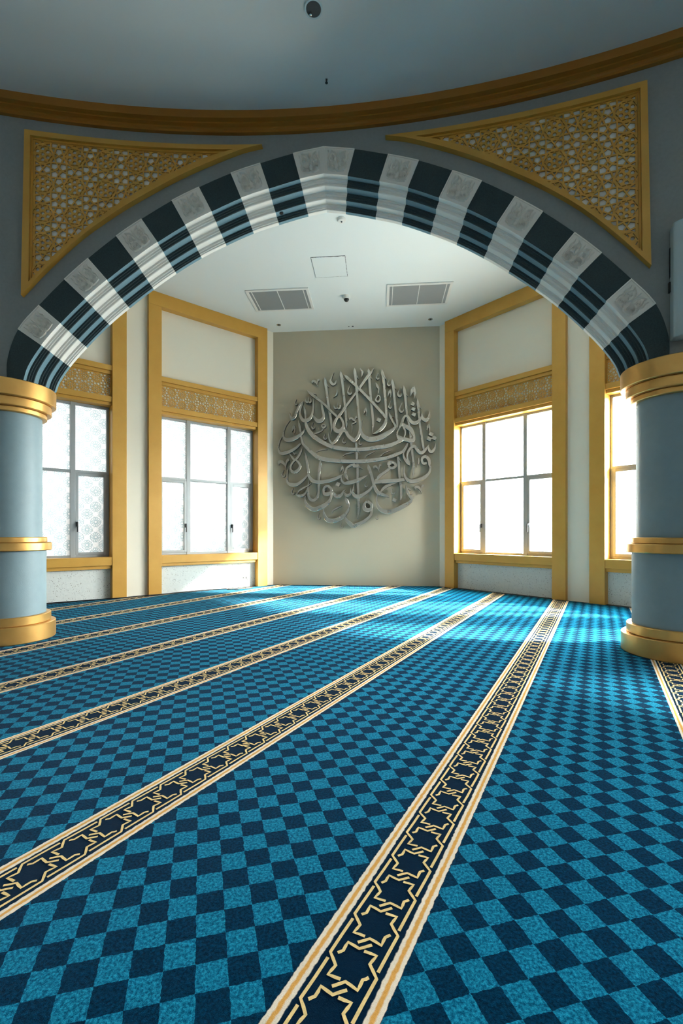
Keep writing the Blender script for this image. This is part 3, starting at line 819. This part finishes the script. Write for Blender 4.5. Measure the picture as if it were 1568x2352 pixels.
# ------------------------------------------------------------------ steel calligraphy on the apse wall
def plane_pt(px, py, yp):
    """where the sight line through a drawing point meets the wall plane (only used to set out the drawing)"""
    t = (px - 784) / 1045; dx, dy = t * cos(YAW) - sin(YAW), t * sin(YAW) + cos(YAW)
    D = yp / dy
    return D * dx, 1 + (1225 - py) / 1045 * D
QUAD = {'1': (630, 840, 8.2526), '2': (810, 840, 7.84), '3': (630, 1020, 8.2526), '4': (810, 1020, 7.84), 'm': (610, 800, 3.7333)}
def calligraphy():
    cx, cz = -.431, 2.63; YP = 8.665
    t = empty('calligraphy', (cx, 8.73, cz))
    tag(t, 'large round brushed steel calligraphy mounted on the taupe end wall', 'calligraphy')
    U = (YP / cos(YAW)) / 1045 * .99
    def conv(s):
        q = s[0]; out = []
        for tok in s[1:].split():
            if tok[0] in QUAD and not tok[0].isdigit(): q = tok[0]; continue
            if tok[0] == '@': q = tok[1]; continue
            x, y, w = (float(k) for k in tok.split(','))
            ox, oy, sc = QUAD[q]
            X, Z = plane_pt(ox + x / sc, oy + y / sc, YP)
            out.append((X - cx, Z - cz, w / sc * U))
        return out
    def stroke(name, specs, lay, n=5, straight=False):
        mb = MB()
        hb, ht = ((.018, .058), (.030, .088))[lay]
        SEC = [(-1, hb), (-1, ht - .004), (-.86, ht), (.86, ht), (1, ht - .004), (1, hb), (-1, hb)]
        to = lambda x, y, h: (x, -h, y)
        for si, s in enumerate(specs):
            P = conv(s); calligraphy.n += 1
            if not straight and len(P) > 2: P = [(x, y, max(w, .003)) for x, y, w in catmull(P, n)]
            ribbon(mb, P, SEC, to, .002, (calligraphy.n * 7 % 13) * .0009)
            x, y, w = P[len(P) // 2]                      # a stud holds the piece off the wall
            mb.box(x - .006, x + .006, -hb - .002, .0, y - .006, y + .006)
        o = mb.build(name, M['steel'], t)
        o.data.materials.append(M['edge'])               # shade on the letters' steel returns, put into a darker colour
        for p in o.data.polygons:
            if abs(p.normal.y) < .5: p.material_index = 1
        return o
    L = 'letter_stroke'
    stems = [
        ('1950,225,8 962,290,55 972,370,58 985,450,50 1010,640,50 1045,870,50 1075,1060,48 1085,1180,40 1070,1290,6', '1972,330,40 1005,372,26 1032,410,3'),
        ('11250,95,8 1262,170,58 1280,260,55 1300,440,50 1330,700,48 1355,950,48 1365,1100,45 1355,1200,6', '11275,190,40 1305,250,26 1336,297,3'),
        ('2280,52,8 288,120,55 300,300,50 320,550,48 340,750,48 358,920,50 365,1050,45 353,1212,4', '2300,150,34 320,195,22 345,240,3'),
        ('2705,235,8 715,310,55 730,400,50 750,600,46 775,850,46 795,1020,44 800,1100,34 783,1172,4', '2722,325,36 750,375,24 779,428,3'),
        ('2915,358,8 925,440,58 940,540,48 955,700,42 970,850,40 985,960,38 1010,1050,40 1035,1250,42 1055,1450,42 1065,1540,42 @4 1078,230,44 1090,330,44 1095,450,40 1085,560,25 1058,632,4', '2930,465,36 962,508,22 996,550,3'),
        ('21163,595,8 1173,690,52 1183,800,42 1192,920,40 1210,1080,42 1240,1280,42 1262,1430,42 1278,1515,40', '21178,685,36 1204,732,22 1236,775,3'),
        ('250,1360,44 60,1420,45 70,1520,45 @4 62,60,44 68,150,44 72,250,44 82,400,44 85,600,44 93,800,46 100,1000,46 105,1150,44 97,1260,30 72,1352,4', '475,110,30 100,140,24 126,172,3'),
        ('4815,220,40 825,350,48 835,500,48 845,610,46 860,710,46 870,800,48 870,920,45 855,1055,5', '4832,255,32 850,290,20 868,322,3'),
        ('3877,285,8 866,370,50 850,500,50 840,660,48 838,830,45 835,920,45 808,1010,55 750,1062,62 682,1050,60 640,980,45 633,850,42 650,680,8', '3868,380,30 890,430,20 913,474,3'),
        ('1560,770,8 575,850,48 587,930,46 590,1010,40',), ('1450,1030,8 470,1130,52 490,1230,48 505,1300,40',),
        ('3575,130,8 598,250,45 625,400,48 640,520,50 640,560,48',),
    ]
    for s in stems: stroke(L, s, 0)
    bowls = [
        ('230,48,8 38,120,58 50,220,48 70,450,44 95,750,44 118,950,44 130,1080,40 125,1180,45 95,1280,55 30,1350,60 @1 1480,1400,72 1405,1340,62 1355,1250,62 1300,1245,50 1240,1310,45 1170,1420,55 1100,1480,52 1050,1420,34 1035,1330,24 1047,1260,8', '245,150,35 75,198,24 103,245,3'),
        ('m672,232,3 690,248,22 712,268,26 780,330,24 900,450,24 1000,560,24 1032,602,22', 'm700,250,16 722,268,10 746,280,2'),
        ('2522,65,8 533,140,55 548,220,52 570,450,48 592,700,46 602,850,46 602,960,48 572,1060,58 500,1150,58 420,1210,38 350,1232,5', '2545,160,35 575,215,24 601,262,3'),
        ('m927,175,3 900,215,20 860,260,24 800,348,20 740,430,18 680,508,20 645,560,22 605,610,22 586,660,26 600,702,34 628,714,36 656,696,32 668,655,22 652,612,20 622,575,18'),
        ('m353,362,3 385,390,24 430,425,24 500,480,20 560,540,20 612,588,20', '1700,520,28 750,530,22 800,557,3'),
        ('21378,812,5 1376,880,32 1360,945,50 1310,985,65 1262,962,56 1240,900,30 1243,845,4', '21240,900,24 1205,975,48 1145,1028,60 1090,1035,62 1040,1000,60 990,925,50 945,912,42 905,965,45 880,1050,50 845,1110,40'),
        ('2880,1050,46 835,1130,32 803,1195,32 795,1250,36 830,1315,60 880,1330,72 790,1385,60 640,1445,72 400,1480,70 200,1505,68 0,1512,66 m680,866,32 610,855,34 530,830,34 450,785,36 395,740,34 362,690,30 346,650,24 340,622,3'),
        ('2870,1060,50 930,1085,70 1020,1135,80 1070,1200,66 1098,1270,46 1092,1335,58 1050,1358,66 960,1335,70 870,1312,64 815,1270,40', '2905,1100,36 940,1180,30 938,1250,30 915,1310,18'),
        ('1583,1215,8 540,1270,45 440,1350,70 330,1402,80 232,1410,72 175,1350,40 183,1240,28 230,1130,22 302,1040,6',),
        ('1298,895,5 305,960,30 342,1010,62 392,970,55 430,870,42 480,760,35 530,700,28 562,685,6', '1548,700,25 500,800,42 487,920,46 530,1020,62 600,1048,75 670,1010,60 710,940,42 735,850,44 742,740,40 742,635,8', '1722,925,8 760,990,45 830,1052,80 900,1032,75 938,960,50 925,880,48 900,760,46 882,648,8', '1897,690,30 925,735,22 952,764,3'),
        ('1503,1330,30 530,1440,45 580,1530,50 m370,885,34 440,930,34 520,955,34 600,965,32 700,970,32 850,968,32 950,955,32 1040,940,30 1120,910,28 1172,888,22 1198,850,16 1214,812,6 '),
        ('4988,-10,16 972,50,22 935,120,26 908,175,26 918,240,38 955,300,50 1000,350,58 1026,390,8', '41015,335,46 985,280,36 978,200,36 1010,110,45 1070,52,50 1110,42,50 1150,90,60 1200,150,62 1245,155,62 1300,110,48 1345,50,26 1368,12,4', '41352,50,24 1378,120,50 1420,140,60 1462,100,50 1478,40,22 1476,-15,4'),
        ('1150,1345,8 100,1440,25 76,1540,24 @3 78,90,28 100,160,48 150,182,62 210,170,70 290,145,60 400,85,50 500,-5,34',),
        ('3292,180,14 345,260,42 400,305,42 465,225,42 510,140,36 535,75,8', '3350,150,18 385,195,22 410,190,8'),
        ('3400,300,40 340,370,34 308,450,40 330,515,52 390,535,60 460,490,56 492,420,46 462,355,40 405,298,30',),
        ('3275,430,10 255,520,22 243,650,30 260,735,46 330,772,72 430,765,62 540,690,50 620,610,30 637,588,4',),
        ('3640,545,40 668,630,58 745,705,65 870,722,65 1020,702,65 1150,660,60 1245,615,54 1285,588,10', '31268,610,26 1272,680,36 1320,740,50 1400,737,70 1500,715,70 @4 20,675,64 100,648,60 200,600,40 272,563,6'),
        ('31405,692,14 1362,620,50 1345,540,42 1372,460,40 1440,412,50 1520,392,55 @4 20,395,56 75,400,50 130,422,30 176,452,3',),
        ('3702,745,12 640,790,25 540,840,35 460,900,30 430,960,30 470,982,52 540,975,50 600,920,28 615,850,6',),
        ('3985,868,6 940,888,35 948,940,62 1030,942,72 1082,900,52 1052,822,58 990,798,52 938,850,46 925,905,40', '31075,930,46 1075,1010,45 1020,1110,62 900,1190,80 760,1237,85 660,1200,70 600,1120,50 584,1030,24 606,968,4'),
        ('31092,880,5 1120,940,50 1190,990,72 1262,970,60 1310,900,34 1346,858,4', '31320,900,5 1350,960,50 1400,972,60 1442,930,40 1446,838,4'),
        ('31343,998,8 1365,1060,60 1390,1130,55 1410,1210,32 1370,1300,55 1260,1400,75 1120,1456,80 1010,1440,80 950,1350,52 933,1250,24 962,1188,4',),
        ('4250,1030,42 205,1090,46 212,1160,70 272,1190,75 330,1160,55 332,1090,50 275,1042,46 230,1050,30', '4325,1150,56 338,1230,45 300,1310,50 200,1390,60 80,1450,65 0,1472,66 @3 1450,1522,75 1370,1440,55 1345,1370,22 1352,1335,4'),
        ('4690,345,40 640,375,44 650,335,46 710,328,48 770,375,46 750,420,50 690,435,50 640,400,40', '4690,420,46 600,490,50 500,560,55 430,640,50 395,700,36'),
        ('4385,702,40 480,682,60 600,672,75 750,660,70 900,645,55 926,640,44', '4800,695,10 650,742,50 560,792,52 510,850,32 488,882,6'),
        ('4278,365,8 290,440,52 330,550,50 365,680,50 395,780,55 450,870,60 540,912,60 620,938,40 657,962,6', '4368,735,18 310,820,45 220,890,55 110,947,70 40,930,62 -5,870,42 @3 1492,860,32 1510,765,6'),
        ('41330,345,50 1268,350,50 1240,295,42 1262,240,52 1322,232,56 1372,295,58 1378,370,44 1392,430,36 1375,510,42 1300,590,60 1180,650,70 1050,672,70 960,620,55 923,520,30 922,430,20 942,372,4',),
        ('4957,738,6 975,830,46 1005,910,50 1040,965,48 1055,1010,40 1020,1055,58 920,1112,70 780,1182,75 640,1222,75 520,1192,70 450,1110,50 428,1000,24 446,908,8', '4988,790,30 1020,815,22 1043,836,3'),
        ('2652,850,8 672,910,40 712,1000,40 762,1090,40 735,1140,50 600,1237,85 450,1312,92 300,1332,92 192,1272,72 150,1170,34 155,1050,18 182,968,4', '2680,905,22 712,925,16 742,936,3'),
    ]
    for s in bowls: stroke(L, (s,) if isinstance(s, str) else s, 1)
    D = 'vowel_mark'
    hook = [(0, 0, .02), (-.19, .42, .10), (-.25, .70, .19), (-.08, .90, .21), (.12, .80, .13), (.17, .60, .02)]
    for q, x, y, h in (('1', 1130, 135, 250), ('1', 1440, 375, 190), ('1', 425, 640, 120), ('1', 745, 1080, 135), ('1', 975, 1280, 135), ('1', 1330, 1345, 140),
                       ('2', 455, 135, 125), ('2', 655, 260, 120), ('2', 855, 395, 180), ('2', 680, 650, 135), ('2', 885, 670, 185), ('2', 145, 1310, 130),
                       ('4', 250, 665, 120), ('4', 445, 1245, 115), ('3', 365, 825, 140), ('3', 855, 1305, 130), ('3', 1280, 1475, 125), ('3', 185, 490, 145), ('4', 1085, 860, 120)):
        stroke(D, (q + ' '.join('%g,%g,%g' % (x + a * h, y + b * h, w * h) for a, b, w in hook),), 1)
    comma = [[(0, 0, .04), (-.13, .28, .26), (-.24, .60, .12), (-.28, .78, .02)], [(-.02, .12, .16), (.04, .50, .17), (.03, .75, .10), (-.03, 1.0, .02)]]
    for q, x, y, h in (('2', 1105, 372, 232), ('2', 675, 435, 145), ('2', 243, 755, 155), ('2', 1370, 1055, 150), ('1', 385, 1125, 175), ('3', 1300, 415, 145)):
        stroke(D, [q + ' '.join('%g,%g,%g' % (x + a * h, y + b * h, w * h) for a, b, w in c) for c in comma], 1)
    for q, x, y, h in (('2', 1080, 695, 62), ('2', 1090, 785, 62), ('2', 1096, 882, 66), ('2', 470, 980, 72), ('2', 1410, 1235, 70), ('2', 1465, 1305, 70), ('2', 1372, 1322, 72), ('3', 1205, 765, 72), ('4', 748, 1010, 62)):
        a = .45
        stroke('dot', ('%s%g,%g,%g %g,%g,%g' % (q, x - h * .5 * cos(a), y - h * .5 * sin(a), h * .95, x + h * .5 * cos(a), y + h * .5 * sin(a), h * .95),), 1, straight=True)
    for s in (('11188,462,18 1190,520,30 1165,570,22 1115,612,3',), ('2135,52,10 170,120,38 168,170,24 162,217,3',), ('3790,157,6 880,117,24 1010,104,8',), ('31290,242,8 1360,192,20 1510,170,12',),
              ('31290,244,8 1340,205,14 1470,155,16',), ('4225,252,12 245,215,14 300,185,18 405,130,5',), ('4500,225,12 550,172,18 620,140,16 695,113,10',), ('31097,1310,14 1105,1265,22 1190,1212,30 1278,1172,16',), ('4690,870,10 720,900,24 779,862,6', '4705,800,26 690,830,16 685,870,10'),
              ('41178,252,8 1186,300,34 1175,360,24 1150,417,3',),
              ('11128,765,14 1142,805,30 1170,818,34 1192,800,26 1194,765,8', '11192,790,14 1212,816,34 1240,810,36 1250,770,30 1242,715,6', '11192,708,6 1196,750,16 1194,790,12'),
              ('1590,650,12 600,690,26 625,705,30 645,690,22 648,645,8', '1646,680,14 665,703,30 690,700,30 698,670,24 692,612,6', '1646,600,6 650,640,16 648,680,10'),
              ('1905,1130,24 905,1165,30 935,1180,34 968,1162,30 960,1130,26 930,1122,22 905,1135,20', '1930,1130,10 935,1160,12', '1935,1180,20 900,1240,26 800,1285,22 725,1292,3'),
              ('2412,308,8 440,370,44 465,420,28 464,470,18 455,515,14', '2450,545,22 415,610,28 430,650,34 470,650,34 492,605,24 485,560,22 448,540,18'),
              ):
        stroke(D, s, 1)
    for q, x, y, k in (('1', 700, 240, 1.0), ('3', 60, 262, 1.42), ('4', 1108, 715, 1.12), ('4', 362, 355, .95), ('1', 1412, 945, 1.0)):
        pp = lambda l: q + ' '.join('%g,%g,%g' % (x + a * k, y + b * k, w * k) for a, b, w in l)
        stroke(D, (pp([(20, 95, 8), (18, 60, 40), (50, 48, 46), (85, 75, 36), (105, 110, 20), (118, 155, 4)]), pp([(112, 110, 10), (118, 60, 26), (138, 25, 40), (152, 45, 14)])), 0)
    stroke(D, ('11480,1050,14 1520,1050,26 1545,1075,24 1500,1100,22 1470,1120,20 1475,1200,16 1475,1280,4',), 1)
calligraphy.n = 0
calligraphy()
# ------------------------------------------------------------------ ceiling and wall fittings
def disc_prof(z, *rz): return [(r, z + dz) for r, dz in rz]
def vent(x, y, w, d, label):
    t = empty('air_grille', (x, y, APSE_Z)); tag(t, label, 'air grille', 'ceiling air grilles')
    fr = MB(); b = .045
    for x0, x1, y0, y1 in ((-w / 2, w / 2, -d / 2, -d / 2 + b), (-w / 2, w / 2, d / 2 - b, d / 2), (-w / 2, -w / 2 + b, -d / 2 + b, d / 2 - b), (w / 2 - b, w / 2, -d / 2 + b, d / 2 - b)):
        fr.box(x0, x1, y0, y1, -.018, 0)
    fr.build('frame', M['white'], t, bevel=.004)
    MB().box(-w / 2 + b, w / 2 - b, -d / 2 + b, d / 2 - b, -.003, 0).build('backing', M['dark'], t)
    sl = MB(); n = 34
    for k in range(n):
        y0 = -d / 2 + b + (d - 2 * b) * (k + .5) / n
        sl.add([(sx, y0 + a, z) for sx in (-w / 2 + b, w / 2 - b) for a, z in ((-.008, -.004), (.004, -.013), (.006, -.012), (-.006, -.003))],
               [(0, 1, 5, 4), (1, 2, 6, 5), (2, 3, 7, 6), (3, 0, 4, 7), (0, 3, 2, 1), (4, 5, 6, 7)])
    sl.build('louvre_blades', M['grille'], t)
    for k in (.09, .5, .91):
        MB().box(-w / 2 + w * k - .006, -w / 2 + w * k + .006, -d / 2 + b, d / 2 - b, -.016, -.003).build('cross_rib', M['white'], t)
vent(-1.65, 7.525, 1.03, .70, 'rectangular grey air grille in the white ceiling, left of the dome camera')
vent(.628, 7.538, 1.03, .69, 'rectangular grey air grille in the white ceiling, right of the dome camera')

hatch = empty('access_hatch', (-.732, 6.66, APSE_Z)); tag(hatch, 'square access hatch outlined by dark cracks in the white ceiling', 'access hatch')
MB().box(-.240, .240, -.254, .254, -.004, .0).build('panel', M['ceiling'], hatch)
random.seed(3)
GP = [MB() for _ in range(4)]
for k in range(26):
    a = -.245 + k * .49 / 26; w = .49 / 26
    GP[0].box(a, a + w, -.258, -.256 + random.uniform(.0, .005), -.0046, 0)
    GP[1].box(a, a + w, .250, .250 + random.uniform(.0015, .0035), -.0046, 0)
    b = -.256 + k * .512 / 26; h = .512 / 26
    GP[2].box(-.245, -.245 + random.uniform(.002, .004), b, b + h, -.0046, 0)
    GP[3].box(.241, .241 + random.uniform(.002, .006), b, b + h, -.0046, 0)
for g in GP: g.build('crack', M['dark'], hatch)

def lathed(name, prof, mat, parent, n=40):
    o = MB().lathe(prof, n).build(name, mat, parent); return smooth_angle(o, 40)
dc = empty('dome_camera', (-.548, 7.50, APSE_Z)); tag(dc, 'small white dome camera with dark lens on the white ceiling between the grilles', 'camera')
lathed('housing', [(0, 0), (.062, 0), (.062, -.02), (.055, -.045), (.045, -.05), (0, -.05)], M['white'], dc)
lathed('dome', [(.043, -.05)] + [(.043 * cos(a), -.05 - .043 * sin(a)) for a in [k * pi / 16 for k in range(1, 8)]] + [(0, -.093)], M['black'], dc)

det = empty('smoke_detector', (-.474, 5.66, APSE_Z)); tag(det, 'flat white round smoke detector on the ceiling just behind the arch crown', 'smoke detector')
lathed('body', [(0, 0), (.055, 0), (.055, -.012), (.045, -.026), (0, -.03)], M['white'], det)
lathed('lens', [(0, -.028), (.010, -.028), (.010, -.034), (0, -.034)], M['dark'], det)

def downlight(x, y, label):
    t = empty('downlight', (x, y, APSE_Z)); tag(t, label, 'downlight', 'small apse ceiling spots')
    lathed('trim_ring', [(.020, 0), (.042, 0), (.040, -.006), (.024, -.006), (.020, -.001)], M['chrome'], t)
    lathed('bulb', [(0, -.002), (.018, -.002), (.014, -.012), (0, -.014)], M['black'], t)
downlight(-1.89, 8.423, 'tiny round ceiling spot near the left end of the taupe wall')
downlight(.923, 8.433, 'tiny round ceiling spot near the right end of the taupe wall')
def hole(x, y, r, label):
    t = lathed('ceiling_plug', [(0, 0), (r, 0), (r, -.006), (0, -.006)], M['black'], None, 16); t.location = (x, y, APSE_Z)
    tag(t, label, 'ceiling plug', 'black plugs over the calligraphy')
hole(-.583, 8.60, .012, 'smaller left of two black plugs in the ceiling over the calligraphy')
hole(-.509, 8.60, .018, 'larger right of two black plugs in the ceiling over the calligraphy')

hl = empty('recessed_light', (-.495, 3.386, HALL_Z)); tag(hl, 'black round recessed light in the dim hall ceiling at the top', 'recessed light')
lathed('rim', [(.055, 0), (.070, 0), (.068, -.008), (.057, -.008), (.055, -.002)], M['box'], hl)
lathed('well', [(0, -.001), (.056, -.001), (.056, -.004), (0, -.004)], M['black'], hl)
lathed('bulb', [(0, -.004), (.012, -.004), (.010, -.014), (0, -.017)], M['chrome'], hl).location = (-.028, .03, 0)
sp = empty('sprinkler', (-.46, 3.925, HALL_Z)); tag(sp, 'tiny sprinkler head on the dim hall ceiling before the gold cornice', 'sprinkler')
lathed('collar', [(0, 0), (.014, 0), (.012, -.006), (0, -.006)], M['chrome'], sp, 16)
lathed('nozzle', [(0, -.006), (.006, -.006), (.006, -.026), (.012, -.028), (.012, -.031), (0, -.031)], M['black'], sp, 16)

# black cable outlet under the arch, left of the crown
u_, z_ = -.44, 4.195
oc = empty('cable_outlet', drum(u_, z_ + .012, 0, .19)); tag(oc, 'small black cable outlet under the arch left of the keystone', 'cable outlet')
lathed('socket', [(0, .03), (.020, .03), (.020, -.012), (.012, -.016), (0, -.016)], M['black'], oc, 20)

# wall box at the right edge of the picture
wb = empty('equipment_box', drum(3.03, 3.0), -3.03 / RW); tag(wb, 'tall pale grey rounded box mounted beside the right end of the arch', 'equipment box')
n = 10; w2, h2 = .125, .455
prof = [(-w2, 0), (-w2, -.10)] + [(-w2 + .02 + (2 * w2 - .04) * k / n, -.115 - .035 * sin(pi * k / n)) for k in range(n + 1)] + [(w2, -.10), (w2, 0)]
m_ = len(prof)
MB().add([(x, y, -h2) for x, y in prof] + [(x, y, h2) for x, y in prof],
         [tuple(range(m_)), tuple(range(2 * m_ - 1, m_ - 1, -1))] + [(k, (k + 1) % m_, m_ + (k + 1) % m_, m_ + k) for k in range(m_)]).build('casing', M['box'], wb, bevel=.012)
MB().add([(x * .86, y - .004, z) for z in (-h2 + .06, h2 - .06) for x, y in prof[2:-2]],
         [(k, k + 1, n + 2 + k, n + 1 + k) for k in range(n)]).build('front_panel', M['grille'], wb)
MB().box(-w2 - .012, -w2, -.03, 0, -.06, .02).box(-w2 - .004, -w2, -.02, 0, .06, .30).build('bracket', M['dark'], wb)

# power outlet and cable on the skirting under the left window
def wl(a, r, z): return Vector(side(-1, a, r, z))
ol = empty('power_outlet', wl(.665, .118, .17), radians(45)); tag(ol, 'white double power outlet low on the speckled skirting of the left wall', 'power outlet')
MB().box(-.062, .062, -.008, 0, -.04, .04).build('cover_plate', M['white'], ol, bevel=.003)
for x in (-.03, .03):
    MB().box(x - .014, x + .014, -.0088, -.007, -.016, .016).build('socket', M['dark'], ol)
def tube(name, pts, r, mat, par=None, n=6, seg=8):
    P = [Vector(p) for p in catmull([tuple(p) for p in pts], n)]
    mb = MB(); N = len(P)
    for i, p in enumerate(P):
        d = (P[min(i + 1, N - 1)] - P[max(i - 1, 0)]).normalized()
        a = d.orthogonal() if abs(d.z) > .95 else d.cross(Vector((0, 0, 1)))
        a.normalize(); b = d.cross(a)
        for k in range(seg):
            t = 2 * pi * k / seg; q = p + (a * cos(t) + b * sin(t)) * r; mb.v.append(tuple(q))
    for i in range(N - 1):
        for k in range(seg):
            k2 = (k + 1) % seg
            mb.f.append((i * seg + k, i * seg + k2, (i + 1) * seg + k2, (i + 1) * seg + k))
    mb.f += [tuple(range(seg)), tuple((N - 1) * seg + k for k in reversed(range(seg)))]
    return mb.build(name, mat, par, smooth=True)
def wp(a, r, z): return tuple(wl(a, r, z))
cb = tube('power_cable', [wp(.69, .09, .17), wp(.66, .03, .15), wp(.67, -.02, .09), wp(.78, -.05, .04), wp(.98, -.06, .03), wp(1.12, -.08, .008), wp(1.0, -.16, .006), wp(.78, -.12, .006), wp(.62, -.10, .006),
        wp(.74, -.20, .006), wp(.98, -.18, .006), wp(1.06, -.10, .010), wp(.82, -.08, .012), wp(.66, -.13, .010), wp(.80, -.17, .014)], .006, M['cable'])
tag(cb, 'brown power cable looping from the outlet to a coil on the carpet', 'cable')
wc = tube('signal_cable', [wp(1.05, -.03, .008), wp(1.4, .05, .008), wp(1.9, .04, .008), wp(2.25, -.03, .008), wp(2.6, -.02, .010), wp(2.9, -.035, .008), wp(3.5, .03, .008), wp(4.2, .05, .008), wp(4.9, -.03, .008)], .008, M['black'])
tag(wc, 'black cable lying along the foot of the left wall', 'cable')
